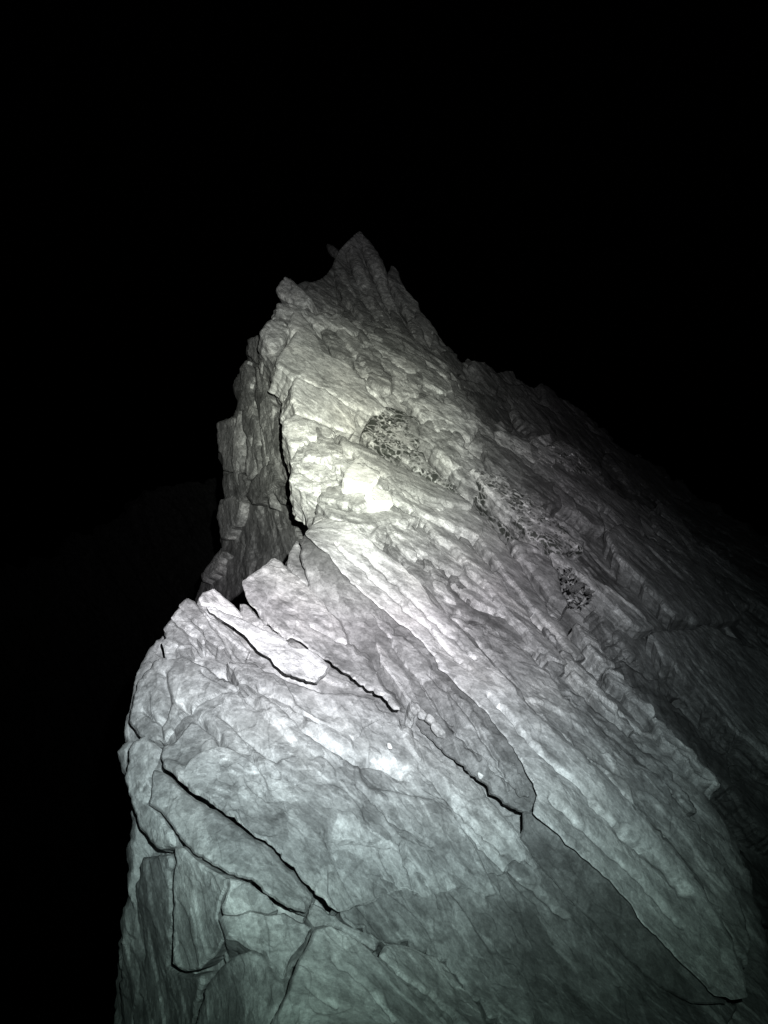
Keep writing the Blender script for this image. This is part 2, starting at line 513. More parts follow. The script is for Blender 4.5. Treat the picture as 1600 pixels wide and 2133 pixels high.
rock_material('white_gneiss', g(.42), g(.50), g(.58), patch=.3)

# ================================================================== THE SETTING
# foreground ridge body
A_PTS = [(250,1550,2.98),(275,1400,3.35),(300,1360,3.45),(391,1241,3.85),(450,1230,3.95),(500,1290,3.85),(560,1230,4.25),(640,1130,4.9),
 (640,1092,5.7),(627,1030,6.3),(606,960,6.9),(600,890,7.4),(662,877,7.6),(720,1060,5.9),(760,985,6.5),(760,924,7.3),(850,972,7.2),(962,1025,7.2),(1000,1060,7.0),(1090,1190,6.2),
 (800,1150,5.3),(900,1250,4.9),(1000,1300,4.9),(700,1300,4.0),(800,1400,3.7),(600,1400,3.4),(450,1400,3.25),(400,1500,3.0),(600,1600,2.85),(800,1600,3.05),(1000,1600,3.3),
 (1100,1480,3.95),(1100,1700,3.15),(1300,1700,3.65),(1300,1900,3.2),(1500,2050,3.25),(1200,1300,5.6),(1300,1420,5.1),(1430,1550,4.6),(1500,1700,4.2),
 (300,1700,2.68),(262,1850,2.7),(230,2100,2.75),(330,2000,2.5),(400,1800,2.45),(500,1900,2.3),(700,1900,2.42),(600,2100,2.05),(900,1900,2.62),(900,2130,2.25),(1200,2133,2.55),(1500,2133,2.95),
 (800,2300,1.75),(300,2300,2.3),(1600,2300,2.9),(1650,2000,3.7)]
fA = field(A_PTS, 3e-4)
def baseA(xy):
    xy = np.asarray(xy, float)
    t = np.clip((xy[:, 1] - 1740) / 120, 0, 1) * np.clip((1000 - xy[:, 0]) / 120, 0, 1)
    return fA(xy) + 0.15 - .05 * t
POLY_A = [(222,2320),(229,2057),(241,1954),(262,1851),(266,1727),(274,1699),(268,1657),(257,1628),(244,1587),(238,1554),(254,1534),(250,1520),(261,1464),(274,1400),(300,1351),(338,1306),(356,1284),(372,1258),(391,1243),(408,1250),(420,1268),
 (500,1290),(520,1262),(580,1215),(630,1190),(645,1110),(632,1059),(630,1025),(604,1002),(608,961),(606,927),(589,897),(589,877),(614,861),(662,880),(711,904),(760,927),(812,960),(850,975),(899,998),(962,1028),(1000,1063),(1050,1130),(1090,1190),(1130,1250),(1180,1330),(1225,1395),(1330,1495),(1431,1590),(1500,1690),(1560,1800),(1600,1960),(1640,2320)]
ridge = rock('bedrock_ridge', POLY_A, baseA, s=3.0, bevel=30, ext=(.9, 1.8, -3.2), k=1.0, amp=1.0, rough=4, mat='gneiss', grooves=GROOVES + BASE_GROOVES)
tag(ridge, 'pale grey bedrock of the narrow ridge under the slabs', None, kind='structure')

# the slope beyond, falling to the right
B_PTS = [(600,800,9.2),(614,856,8.9),(560,720,10.4),(620,650,11.6),(700,700,11.5),(800,750,11.0),(800,900,9.2),(900,990,8.6),(985,1044,8.3),(1000,900,10.0),(950,760,12.5),(880,690,13.5),(1100,1000,9.2),(1200,1100,8.6),(1070,890,11.6),(1250,985,12.6),(1400,1100,13.2),(1600,1230,13.0),
 (1400,1180,10.5),(1600,1300,11.0),(1060,1140,7.9),(1250,1250,7.5),(1350,1350,7.4),(1500,1420,8.2),(1500,1600,7.0),(1600,1800,6.3),(1650,2100,6.0),(1800,1500,9.5),(2000,1300,14),(2000,2000,9)]
fB = field(B_PTS, 3e-4)
POLY_B = [(574,641),(556,661),(537,692),(548,720),(562,745),(590,792),(606,810),(612,860),(650,950),(800,1060),(950,1130),(1060,1270),(1200,1470),(1300,1620),(1450,1800),(1530,2000),(1560,2320),(2050,2320),(2050,1640),(1800,1400),(1600,1235),(1500,1155),(1420,1095),(1330,1035),(1250,990),(1180,945),(1130,910),(1070,893),(1010,853),(962,803),(945,748),(880,700),(800,665),(700,645),(620,634),(584,620)]
slope = rock('mountain_slope', POLY_B, lambda xy: fB(xy) + .32, s=3.2, bevel=26, ext=(.8, 2.5, -5), k=1.7, amp=1.3, rough=6, mat='dim_grey_rock')  # colour darkened to stand in for the slope fading out of the beam
tag(slope, 'dim broken rock slope falling away to the right', None, kind='structure')

# the far side of the gully, deeper in the dark
fC = field([(900,700,18),(1000,800,18.5),(1200,900,23),(1400,1050,25),(1600,1150,24),(1600,1300,18),(1200,1050,17),(2000,1500,18),(1000,950,15)], 1e-3)
far = rock('far_slope', [(890,670),(945,728),(1000,750),(1050,762),(1120,800),(1200,835),(1300,930),(1450,1022),(1600,1112),(1800,1230),(2050,1350),(2050,1850),(1600,1420),(1300,1150),(1050,1000),(900,850)], lambda xy: fC(xy) + .3, s=3.4, bevel=20, ext=(.8, 3, -5), k=2.4, amp=1.2, rough=9, mat='dim_grey_rock')  # dimness beyond the beam put partly into the colour
tag(far, 'almost black rubble slope beyond the gully on the right', None, kind='structure')

# the mountain's lower flank, far down on the left
fD = field([(-300,1100,96),(0,1250,92),(250,1180,90),(420,1120,88),(0,1700,84),(300,1700,80),(-200,2200,70),(400,2300,64),(300,1400,86)], 1e-3)
low = rock('lower_flank', [(-500,1330),(-300,1210),(-150,1240),(0,1180),(120,1130),(230,1060),(330,1000),(420,980),(520,1000),(560,1400),(560,2500),(-500,2500)], fD, s=5, bevel=20, ext=(1, 6, -20), k=11, amp=1.3, rough=16, mat='dim_dark_rock')
tag(low, 'barely visible dark rock flank far below on the left', None, kind='structure')

# dark valley floor far below
def valley():
    n = 60; V = []
    for j in range(n + 1):
        for i in range(n + 1):
            x = -900 + 1800 * i / n; y = -300 + 1800 * j / n
            V.append((x, y, 0))
    V = np.array(V, float)
    V[:, 2] = -160 + 40 * fbm(V / 260.0 + .5, 4)
    a = np.array([j * (n + 1) + i for j in range(n) for i in range(n)])
    me = mesh_from('valley_ground', V, np.c_[a, a + 1, a + n + 2, a + n + 1])
    me.materials.append(MAT['dim_dark_rock'])
    o = bpy.data.objects.new('valley_ground', me); COL.objects.link(o)
    tag(o, 'unlit valley ground far below the ridge', None, kind='structure')
valley()

# ================================================================== THE PINNACLE
px_at = unp(760, 720, 17.5)
pin = thing('rock_pinnacle', px_at, 'sharp pointed dark grey pinnacle at the far end of the ridge', 'pinnacle')
fP = field([(746,473,22.4),(706,520,21.8),(800,552,22.0),(690,600,20.0),(760,640,19.2),(650,640,17.6),(870,640,20.6),(880,720,17.4),(780,720,16.4),(950,760,18)], 1e-3)
rock('spire', [(746,473),(757,484),(768,498),(787,521),(800,552),(812,590),(840,640),(870,700),(890,760),(800,760),(700,720),(640,660),(600,640),(616,590),(632,578),(647,582),(669,576),(690,545),(700,525),(706,512),(725,494)], lambda xy: fP(xy) + .25, s=2.6, bevel=12, ext=(.6, 2.5, -2.5), k=2.2, amp=1.0, rough=3.5, mat='dim_grey_rock', parent=pin)
def rib(poly, lift, mat='gneiss', tilt=None, k=1.8):
    rock('rib', poly, plane(poly, fP, lift), s=2.2, bevel=7, thick=.7, k=k, rough=3, mat=mat, parent=pin)
rib([(746,475),(766,498),(786,521),(799,553),(806,590),(830,640),(850,690),(840,700),(815,660),(790,610),(770,565),(752,520)], [.1,.3,.45,.5,.5,.4,.3,.1,.0,.0,.0,.0])
rib([(730,500),(750,530),(768,580),(785,640),(800,680),(785,675),(765,640),(742,590),(722,540),(712,520)], [.1,.25,.3,.3,.3,.0,.0,.0,.0,.0])
rib([(700,535),(722,560),(738,600),(756,650),(745,668),(728,640),(708,590),(692,560)], [.05,.25,.3,.3,.1,0,0,0])
rib([(760,600),(780,620),(815,680),(830,720),(800,715),(775,670),(755,625)], [.2,.35,.4,.35,.1,.0,.0])
rib([(818,549),(832,562),(841,587),(858,610),(872,630),(880,651),(876,690),(850,660),(825,610),(808,575)], [-.3,-.2,-.2,-.15,-.1,0,0,0,-.1,-.2], k=1.5)
rib([(870,640),(903,673),(926,711),(944,737),(956,790),(930,800),(905,750),(880,700),(862,670)], [-.1,-.1,-.1,-.1,0,.2,.3,.3,.2], k=1.5)
rib([(862,655),(885,690),(900,730),(880,735),(858,700),(848,670)], [.3,.4,.4,.2,.1,.1], k=1.3)
rib([(640,590),(668,578),(700,600),(720,640),(700,655),(660,640),(630,620)], [.0,.0,.2,.3,.35,.3,.2], k=1.5)
o = rock('rock_spike', [(678,506),(690,510),(703,522),(700,540),(688,532),(680,520)], pts3((678,506,24),(703,522,23.6),(690,540,23.7)), s=2, bevel=4, thick=.5, k=1, rough=2, mat='dim_dark_rock')
tag(o, 'tiny faint rock spike left of the pinnacle tip', 'rock')

# ================================================================== CREST TIERS BELOW THE PINNACLE
POLY = [(591,568),(601,574),(613,584),(632,600),(650,618),(640,632),(610,630),(582,618),(571,603),(580,581)]
o = rock('boulder', POLY, pts3((591,568,14.0),(571,603,13.6),(650,618,13.2)), s=2.2, bevel=9, ext=(.3,.9,-.5), k=1.2, rough=3, mat='gneiss')
tag(o, 'blocky boulder perched on the crest left of the pinnacle', 'boulder')

POLY = [(612,645),(628,647),(645,667),(657,688),(675,727),(694,738),(729,750),(748,777),(768,812),(791,831),(810,851),(790,862),(755,850),(709,832),(667,810),(622,783),(609,787),(590,765),(574,756),(578,738),(601,715),(612,692),(601,672)]
o = rock('rock_slab', POLY, plane(POLY, fB, [.45,.45,.5,.5,.5,.5,.45,.4,.3,.3,.3,.4,.45,.5,.55,.6,.6,.55,.5,.5,.5,.5,.45]), s=2.2, bevel=9, thick=.5, k=1.2, amp=.3, micro=.5, rough=4, mat='pale_gneiss')
tag(o, 'tall pale slab on the crest just below the pinnacle', 'rock slab')
POLY = [(620,781),(659,800),(690,816),(722,841),(741,864),(746,890),(735,900),(705,892),(677,881),(617,858),(608,830),(609,800)]
o = rock('rock_slab', POLY, plane(POLY, fB, [.75,.75,.7,.65,.6,.6,.6,.65,.7,.75,.8,.8]), s=2.2, bevel=8, thick=.5, k=1.0, amp=.3, micro=.5, rough=3, mat='pale_gneiss')
tag(o, 'small pale slab wedged between the tall crest slab and the blocky step', 'rock slab')
CR = [(574,643),(700,655),(800,680),(880,720),(940,770),(985,860),(1050,905),(1030,980),(985,1046),(899,1003),(812,966),(711,908),(614,864),(602,800),(562,745),(540,695)]
rock('rock_face', CR, follow(CR, fB, -.16), s=2.6, bevel=16, thick=.5, k=1.4, amp=1.2, rough=9, mat='gneiss', parent=slope)
for POLY, L, m in [
   ([(676,640),(710,650),(735,665),(760,690),(735,700),(700,680),(670,660)], .25, 'gneiss'),
   ([(664,670),(700,682),(740,702),(790,725),(770,745),(730,748),(695,735),(676,705)], .12, 'dim_grey_rock'),
   ([(770,735),(812,745),(818,790),(815,820),(790,815),(765,790),(752,765)], [.1,.2,.35,.4,.35,.3,.2], 'gneiss'),
   ([(815,770),(850,780),(880,800),(870,830),(835,835),(815,815)], .3, 'gneiss'),
   ([(880,768),(910,765),(940,785),(945,815),(915,830),(885,810)], .35, 'gneiss'),
   ([(580,625),(610,628),(660,650),(700,668),(680,680),(640,660),(600,650),(575,645)], .2, 'gneiss'),
   ([(556,664),(590,660),(605,690),(585,720),(560,715),(540,695)], .25, 'gneiss'),
   ([(720,760),(760,790),(800,830),(850,870),(880,900),(860,905),(820,880),(770,850),(735,810)], [.2,.25,.3,.3,.3,.1,.1,.1,.1], 'pale_gneiss'),
   ([(760,690),(800,700),(840,730),(880,770),(860,780),(820,760),(780,730)], .25, 'gneiss'),
   ([(850,830),(900,820),(960,850),(1000,890),(980,920),(930,900),(880,870)], .25, 'gneiss'),
   ([(880,880),(930,905),(990,950),(950,975),(910,950),(870,910)], .25, 'gneiss'),
   ([(1000,890),(1060,900),(1110,930),(1130,960),(1090,970),(1040,940)], .25, 'gneiss'),
   ([(1110,910),(1150,900),(1165,950),(1150,980),(1120,960)], .25, 'gneiss')]:
    rock('rock_face', POLY, plane(POLY, fB, L), s=2.3, bevel=8, thick=.5, k=1.3, rough=5, mat=m, parent=slope)

# ---- left flank behind the crest
fL = field([(450,900,13.2),(460,1100,12.4),(420,1200,12),(600,800,9.9),(560,700,11.5),(512,738,13.4),(620,1000,8.6),(540,900,10.8),(500,1000,11.2),(640,1150,8.2),(500,1250,10),(660,900,9.3)], 1e-3)
fl_at = unp(540, 1200, 9.2)
flank = thing('rock_buttress', fl_at, 'dim ribbed rock buttress on the left flank, in shadow below the crest', 'buttress')
rock('flank', [(514,704),(535,694),(560,700),(600,780),(625,830),(640,900),(660,1000),(680,1120),(660,1330),(400,1330),(405,1230),(415,1194),(437,1167),(460,1137),(456,1119),(452,1059),(464,1025),(462,980),(452,924),(447,878),(484,862),(488,849),(483,808),(498,762),(512,738),(506,723)], lambda xy: fL(xy) + .25, s=2.8, bevel=14, ext=(1.0, 2.0, -2.5), k=1.5, rough=5, mat='dim_grey_rock', parent=flank)  # flank coloured darker because it faces away from the lamp
for POLY, L in [
   ([(510,706),(534,695),(545,720),(548,760),(530,755),(512,738)], .2),
   ([(498,765),(515,745),(522,800),(530,870),(538,930),(522,925),(505,880),(492,820)], [.0,.2,.3,.3,.2,.0,-.1,-.1]),
   ([(530,760),(548,765),(556,830),(562,900),(568,950),(550,960),(541,900),(532,830)], [.1,.3,.3,.3,.3,.1,.0,.0]),
   ([(552,730),(570,760),(592,810),(605,852),(596,860),(580,830),(562,790),(550,760)], [.2,.3,.4,.4,.2,.1,.1,.1]),
   ([(566,840),(590,880),(602,930),(604,980),(585,1010),(575,960),(568,900)], [.1,.3,.4,.4,.2,.1,.0]),
   ([(450,878),(486,865),(498,920),(505,985),(462,980),(452,924)], .2),
   ([(462,986),(506,990),(522,1015),(500,1045),(466,1040),(464,1025)], .25),
   ([(522,1000),(545,975),(565,965),(590,1010),(560,1030),(525,1050),(510,1030)], [.3,.3,.3,.4,.4,.4,.3]),
   ([(454,1050),(480,1030),(503,1044),(492,1090),(470,1125),(457,1119),(450,1080)], .35),
   ([(440,1165),(460,1140),(472,1150),(455,1190),(425,1215),(416,1196)], .3),
   ([(585,1012),(612,1018),(622,1050),(600,1045),(575,1030)], .35)]:
    rock('column', POLY, plane(POLY, fL, L), s=2.2, bevel=4, thick=.45, k=.8, amp=.5, micro=.8, rough=4, mat=random.choice(('dim_grey_rock', 'gneiss')), parent=flank)
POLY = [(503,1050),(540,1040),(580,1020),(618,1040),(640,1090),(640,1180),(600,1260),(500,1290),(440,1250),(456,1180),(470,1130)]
o = rock('boulder', POLY, pts3((470,1130,17),(640,1130,9.6),(500,1290,12.5)), s=2.6, bevel=12, ext=(.4,1.2,-.8), k=1.2, rough=4, mat='dim_dark_rock')  # shade of the hollow is put into this dark colour
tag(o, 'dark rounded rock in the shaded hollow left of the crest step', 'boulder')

# ================================================================== THE BRIGHT STEP IN THE BEAM
def slab(POLY, L, label=None, cat='rock slab', name='rock_slab', base=fA, mat='gneiss', s=2.4, bevel=8, thick=.3, k=.8, amp=.38, rough=3.5, flat=True, parent=None, ext=None, micro=.6):
    o = rock(name, POLY, (plane if flat else follow)(POLY, base, L), s=s, bevel=bevel, thick=thick, k=k, amp=amp, rough=rough, mat=mat, parent=parent, ext=ext, micro=micro)
    if label: tag(o, label, cat)
    return o
slab([(587,876),(614,858),(632,864),(662,877),(700,897),(690,915),(655,912),(632,930),(604,927),(588,898)], [.1,.1,.12,.15,.15,.2,.25,.25,.15,.1],
     'pale lumpy block at the top of the bright crest step', 'boulder', 'boulder', mat='pale_gneiss', thick=.5)
slab([(632,928),(660,915),(690,920),(720,950),(712,990),(700,1020),(660,1030),(628,1024),(604,1002),(607,961)], [.2,.2,.15,.1,.1,.15,.2,.2,.2,.2], parent=ridge, name='rock_face', mat='pale_gneiss', thick=.5, amp=1.3, micro=1.8, rough=7, bevel=5)  # paler colour carries the beam's glow around the quartz
slab([(700,900),(760,926),(812,957),(850,974),(899,997),(960,1026),(990,1056),(940,1050),(880,1030),(830,1010),(795,985),(768,968),(745,948),(715,925)], [.1,.1,.1,.1,.1,.1,.1,.2,.22,.22,.2,.18,.15,.1], parent=ridge, name='rock_face', thick=.4, mat='gneiss')
slab([(745,950),(767,969),(794,987),(786,1002),(775,1017),(756,1008),(719,1004),(713,996),(722,972)], [.15,.2,.25,.4,.45,.45,.43,.37,.25],
     'dazzling white quartz block at the centre of the lamp beam', 'stone', 'quartz_block', mat='quartz', thick=.3, bevel=4, amp=.08, micro=.25, rough=1.5)
slab([(779,1012),(809,1021),(824,1044),(797,1048),(776,1046),(760,1028)], [.2,.22,.3,.38,.38,.3],
     'smaller white quartz block leaning under the dazzling one', 'stone', 'quartz_block', mat='quartz', thick=.25, bevel=4, amp=.1, micro=.3, rough=2)
slab([(690,1000),(755,1008),(762,1030),(775,1045),(740,1060),(690,1045),(660,1035)], [.1,.12,.15,.2,.3,.3,.2], parent=ridge, name='rock_face', thick=.4, mat='gneiss')
slab([(655,1072),(664,1064),(684,1078),(678,1090),(650,1095)], [.25,.25,.3,.35,.35], 'small pale pointed stone behind the head of the big slab', 'stone', 'pointed_stone', mat='pale_gneiss', bevel=4, rough=1.5, thick=.2)
slab([(660,1040),(740,1062),(800,1052),(830,1050),(890,1080),(850,1086),(800,1086),(740,1096),(690,1078)], [.2,.2,.2,.2,.15,.2,.25,.3,.3], parent=ridge, name='rock_face', mat='gneiss', thick=.4)
slab([(830,1020),(900,1035),(975,1058),(1010,1085),(1000,1120),(950,1100),(890,1075),(835,1048)], [.05,.05,.1,.1,.2,.25,.25,.2], parent=ridge, name='rock_face', mat='gneiss', thick=.4)
slab([(802,1085),(840,1086),(877,1096),(922,1126),(960,1164),(1005,1201),(1060,1258),(1085,1285),(1040,1268),(985,1225),(930,1182),(880,1150),(830,1118)], [.05,.05,.05,.08,.1,.1,.1,.1,.2,.2,.2,.2,.15],
     'thin pale tongue of rock above the big slab', mat='gneiss', thick=.3)
slab([(937,1212),(960,1209),(997,1227),(1031,1254),(1087,1281),(1060,1282),(1012,1266),(967,1240)], [.05,.05,.08,.1,.1,.2,.2,.15], 'short pale sliver lying below the thin tongue of rock', name='rock_sliver', cat='rock', mat='pale_gneiss', thick=.2, bevel=6)
slab([(878,1068),(930,1096),(990,1146),(1060,1228),(1130,1308),(1190,1380),(1165,1380),(1095,1310),(1020,1225),(950,1150),(890,1094)], [.12,.12,.12,.12,.12,.12,.22,.24,.24,.24,.2],
     'long narrow rib running down beside the dark gravel gully', name='rock_rib', mat='gneiss', thick=.35, cat='rock rib')
slab([(975,1048),(1010,1075),(1060,1138),(1100,1196),(1160,1285),(1225,1370),(1200,1372),(1125,1285),(1060,1205),(1005,1130),(965,1080)], [.05,.05,.05,.05,.05,.05,.15,.15,.15,.15,.12], parent=ridge, name='rock_face', mat='gneiss', thick=.35)
slab([(800,1125),(880,1155),(930,1190),(945,1225),(1000,1270),(1060,1290),(1130,1350),(1110,1362),(1040,1318),(990,1290),(940,1275),(900,1245),(880,1215),(845,1180)], [.02]*4+[.03]*4+[.02]*6, parent=ridge, name='rock_face', mat='dim_grey_rock', thick=.3)

# ================================================================== THE BIG SLABS
BIG = [(634,1111),(649,1092),(686,1079),(720,1081),(739,1096),(761,1115),(784,1140),(810,1156),(840,1179),(874,1212),(892,1244),(930,1280),(960,1310),(997,1351),(1030,1388),(1071,1430),(1109,1482),(1154,1520),(1195,1556),(1250,1605),(1300,1660),(1360,1720),(1420,1790),(1470,1860),(1520,1950),(1552,2030),(1558,2078),(1525,2083),(1490,2075),(1450,2035),(1400,1985),(1355,1940),(1315,1885),(1275,1840),(1235,1805),(1195,1770),(1150,1730),(1108,1694),(1119,1655),(1106,1625),(1087,1591),(1065,1554),(1035,1516),(1012,1482),(975,1449),(945,1419),(911,1392),(892,1355),(862,1325),(825,1295),(787,1265),(750,1231),(724,1205),(697,1175),(681,1152),(656,1134)]
LB = [.46]*12 + [.42]*14 + [.36] + [.30]*29
big = slab(BIG, LB, 'longest pale slab, running from the crest notch to the lower right corner', mat='pale_gneiss', s=2.4, bevel=6, thick=.45, k=.75, amp=.26, micro=.38, rough=2.6, flat=False, ext='back')
side = [(622,1130),(634,1113),(656,1134),(697,1175),(750,1231),(825,1295),(892,1355),(911,1392),(975,1449),(1035,1516),(1087,1591),(1119,1655),(1104,1698),(1050,1676),(988,1618),(928,1574),(862,1506),(790,1436),(755,1395),(717,1348),(686,1303),(642,1243),(632,1185)]
side = side[:1] + [(x + 9, y - 8) for x, y in side[1:12]] + side[12:]
slab(side, [.15,.24,.27,.27,.27,.27,.27,.27,.27,.27,.25,.2,.12,.05,.02,-.02,-.08,-.08,-.08,-.08,-.05,0.0,.05], 'lens-shaped left side face of the longest slab, shade put into its dark grey', mat='shade_grey_rock', rough=4, s=2.4, bevel=7, thick=.4, k=.7, amp=.35, flat=False, ext='back')  # side face turned from the lamp; its shade is in the material colour
side2 = [(1086,1690),(1108,1698),(1150,1732),(1195,1772),(1235,1807),(1275,1842),(1315,1887),(1355,1942),(1400,1987),(1450,2037),(1490,2077),(1525,2090),(1440,2090),(1372,2056),(1312,2006),(1252,1941),(1192,1880),(1134,1818),(1082,1748)]
side2 = side2[:1] + [(x + 9, y - 8) for x, y in side2[1:10]] + side2[10:]
slab(side2, [.07] + [.26]*10 + [.2] + [.07]*7, 'smooth side strip under the lower half of the longest slab, coloured dark for shade', mat='shade_grey_rock', s=2.4, bevel=6, thick=.3, k=.7, amp=.4, flat=False, rough=2, ext='back')  # lower side face of the slab, shade painted in by the darker colour
slab([(768,1268),(800,1292),(840,1325),(880,1362),(905,1402),(968,1458),(1026,1526),(1076,1600),(1104,1655),(1080,1662),(1030,1612),(975,1556),(925,1500),(888,1450),(850,1395),(812,1335)], [.24,.25,.25,.25,.25,.25,.25,.25,.22,.16,.13,.12,.11,.10,.10,.14], 'mottled grey slice of rock lying on the dark lens beside the longest slab', mat='dim_grey_rock', s=2.4, bevel=5, thick=.25, k=.6, amp=.5, flat=False, rough=5, ext='back')
slab([(761,1272),(790,1300),(815,1345),(835,1375),(862,1432),(880,1480),(866,1488),(840,1440),(810,1395),(785,1345),(765,1300)], [.1]*11, parent=ridge, name='rock_face', mat='pale_gneiss', thick=.25, bevel=5)
slab([(504,1209),(522,1196),(545,1179),(569,1162),(582,1169),(601,1190),(624,1207),(646,1228),(687,1275),(735,1345),(772,1395),(805,1440),(835,1478),(818,1482),(795,1452),(769,1438),(740,1420),(700,1390),(660,1362),(605,1331),(575,1310),(541,1280),(513,1250),(505,1228)], [.1]*4+[.12]*9+[.11]*11,
     'broad blunt ended slab jutting up left of the longest slab', mat='gneiss', thick=.32, bevel=6, k=.75, rough=5, ext='back')
slab([(603,1150),(618,1122),(626,1128),(640,1178),(656,1232),(640,1222),(615,1196),(600,1175)], [-.05]*8, 'thin dark splinter standing between the blunt slab and the longest slab', cat='rock', name='rock_splinter', mat='dim_grey_rock', thick=.25, bevel=5)
slab([(425,1258),(447,1265),(477,1280),(500,1287),(526,1302),(560,1316),(590,1332),(620,1351),(650,1355),(669,1370),(684,1389),(670,1405),(656,1421),(646,1422),(618,1411),(590,1401),(571,1385),(537,1355),(515,1331),(489,1308),(459,1289),(436,1276)], [.08,.07,.07,.07,.07,.07,.07,.07,.07,.07,.08,.085,.09,.09,.09,.09,.09,.09,.09,.09,.09,.08],
     'bright white flake lying loose on the near crest', cat='rock flake', name='rock_flake', mat='white_gneiss', thick=.12, bevel=3, amp=.3, micro=.9, k=.5, rough=4, ext='back')
slab([(415,1246),(425,1233),(446,1224),(459,1235),(492,1263),(512,1285),(500,1292),(470,1276),(440,1262),(420,1260)], [.02]*10, 'thin pale flake standing on edge behind the white flake', cat='rock flake', name='rock_flake', mat='pale_gneiss', thick=.12, bevel=4, k=.5, rough=2)
slab([(500,1258),(512,1255),(540,1285),(600,1335),(640,1358),(600,1342),(550,1318),(505,1292)], [.02]*8, parent=ridge, name='rock_face', mat='gneiss', thick=.2, bevel=5)
# fluted edge left of the white flake
for POLY in ([(372,1258),(391,1242),(405,1250),(440,1300),(470,1345),(455,1350),(420,1310),(385,1275)], [(356,1285),(372,1262),(400,1295),(430,1330),(425,1345),(395,1320),(370,1300)],
             [(340,1307),(356,1288),(385,1315),(400,1345),(372,1350),(345,1325)], [(408,1250),(425,1268),(460,1295),(500,1325),(530,1360),(500,1350),(460,1315),(425,1285)]):
    slab(POLY, [.1]*len(POLY), parent=ridge, name='rock_face', mat='gneiss', thick=.2, bevel=5, k=.5, rough=3)
slab([(336,1335),(350,1325),(372,1340),(362,1355),(342,1358)], .13, parent=ridge, name='rock_face', mat='pale_gneiss', thick=.15, bevel=4, k=.5)

# ================================================================== NEAR DOME
D1 = [(332,1575),(342,1604),(377,1635),(414,1661),(464,1694),(505,1723),(551,1752),(584,1785),(612,1810),(637,1843),(658,1864),(703,1901),(760,1880),(840,1850),(900,1870),(960,1850),(1020,1870),(1080,1840),(1130,1800),(1085,1735),(1057,1702),(1012,1657),(975,1616),(937,1593),(900,1563),(859,1533),(828,1490),(780,1470),(720,1500),(690,1520),(640,1500),(600,1465),(540,1440),(470,1450),(400,1500),(365,1546),(340,1556)]
slab(D1, [.12]*11+[.06]*8+[.06]*8+[.03]*10, 'large scaly face of the near dome above the longest black crack', mat='gneiss', s=2.3, bevel=6, thick=.4, k=.7, amp=.9, flat=False, rough=4, micro=1.15, ext='back')
D2 = [(700,1880),(760,1840),(840,1800),(900,1815),(960,1800),(1020,1815),(1080,1790),(1110,1770),(1195,1852),(1272,1918),(1355,1998),(1540,2098),(1500,2170),(1100,2180),(1010,2110),(965,2050),(930,2000),(860,1965),(790,1955),(735,1930)]
slab(D2, [.055]*20, 'darker scaly rock at the bottom, right of the wide flat block', mat='dull_gneiss', s=2.4, bevel=10, thick=.28, k=.7, amp=1.1, flat=False, rough=9, micro=1.3)
L1 = [(320,1598),(345,1611),(377,1641),(414,1667),(464,1699),(505,1728),(551,1757),(583,1789),(611,1815),(635,1846),(650,1868),(634,1903),(596,1892),(563,1868),(522,1833),(476,1820),(443,1803),(402,1778),(379,1752),(359,1722),(334,1689),(309,1676)]
slab(L1, [.04]*11+[.06]+[.08]*10, 'long slab between the two black cracks of the near dome', mat='gneiss', s=2.3, bevel=13, thick=.28, k=.6, amp=.45, flat=False, rough=2.5, ext='back')
slab([(262,1560),(300,1530),(335,1560),(330,1580),(318,1604),(305,1672),(330,1692),(356,1728),(362,1762),(330,1770),(285,1720),(262,1640)], .03, parent=ridge, name='rock_face', mat='gneiss', s=2.4, bevel=10, thick=.2, k=.6, flat=False)
slab([(362,1766),(377,1765),(402,1790),(443,1816),(470,1832),(468,1851),(454,1884),(450,1913),(464,1957),(445,1991),(414,2020),(380,2024),(356,2008),(359,1975),(356,1851)], .06, 'smooth upright block at the lower left, left of the jagged crack', cat='rock block', name='rock_block', mat='gneiss', s=2.4, bevel=8, thick=.3, k=.6, amp=.5, rough=2)
slab([(478,1826),(518,1840),(557,1864),(580,1892),(560,1902),(520,1895),(490,1905),(464,1903),(460,1888),(474,1853)], .09, 'small square block between the jagged crack and the long slab', cat='rock block', name='rock_block', mat='gneiss', s=2.4, bevel=6, thick=.3, k=.5, amp=.5, rough=2)
slab([(466,1906),(492,1908),(522,1898),(562,1905),(590,1898),(612,1911),(648,1930),(637,1952),(606,1991),(592,2040),(582,2034),(545,1984),(510,1972),(472,1956),(456,1914)], .06, 'flat block below the small square block', cat='rock block', name='rock_block', mat='gneiss', s=2.4, bevel=7, thick=.3, k=.6, amp=.6, rough=2.5)
slab([(474,1992),(512,1978),(542,1988),(578,2041),(584,2074),(570,2133),(565,2220),(380,2220),(398,2133),(428,2042)], [.08,.1,.1,.06,.06,.06,.06,.04,.03,.05], 'rounded grey block at the bottom edge', cat='rock block', name='rock_block', mat='gneiss', s=2.6, bevel=22, thick=.35, k=.6, amp=.6, flat=False, rough=2)
slab([(654,1936),(687,1928),(720,1946),(757,1971),(786,1991),(819,2024),(860,2066),(905,2110),(960,2170),(990,2240),(545,2240),(562,2133),(592,2078),(616,2012),(646,1952)], .12, 'wide flat block at the bottom centre with a straight left edge', cat='rock block', name='rock_block', mat='gneiss', s=2.6, bevel=8, thick=.35, k=.7, amp=.55, flat=False, rough=2)
slab([(792,1988),(803,1966),(830,1962),(875,1977),(915,1992),(945,2027),(970,2062),(1000,2102),(1030,2170),(975,2165),(930,2107),(900,2077),(850,2042),(818,2016)], [.08]*5+[.06]*4+[.1]*5, 'narrow block wedged right of the wide flat block', cat='rock block', name='rock_block', mat='gneiss', s=2.5, bevel=8, thick=.3, k=.6, amp=.7, flat=False, rough=3)
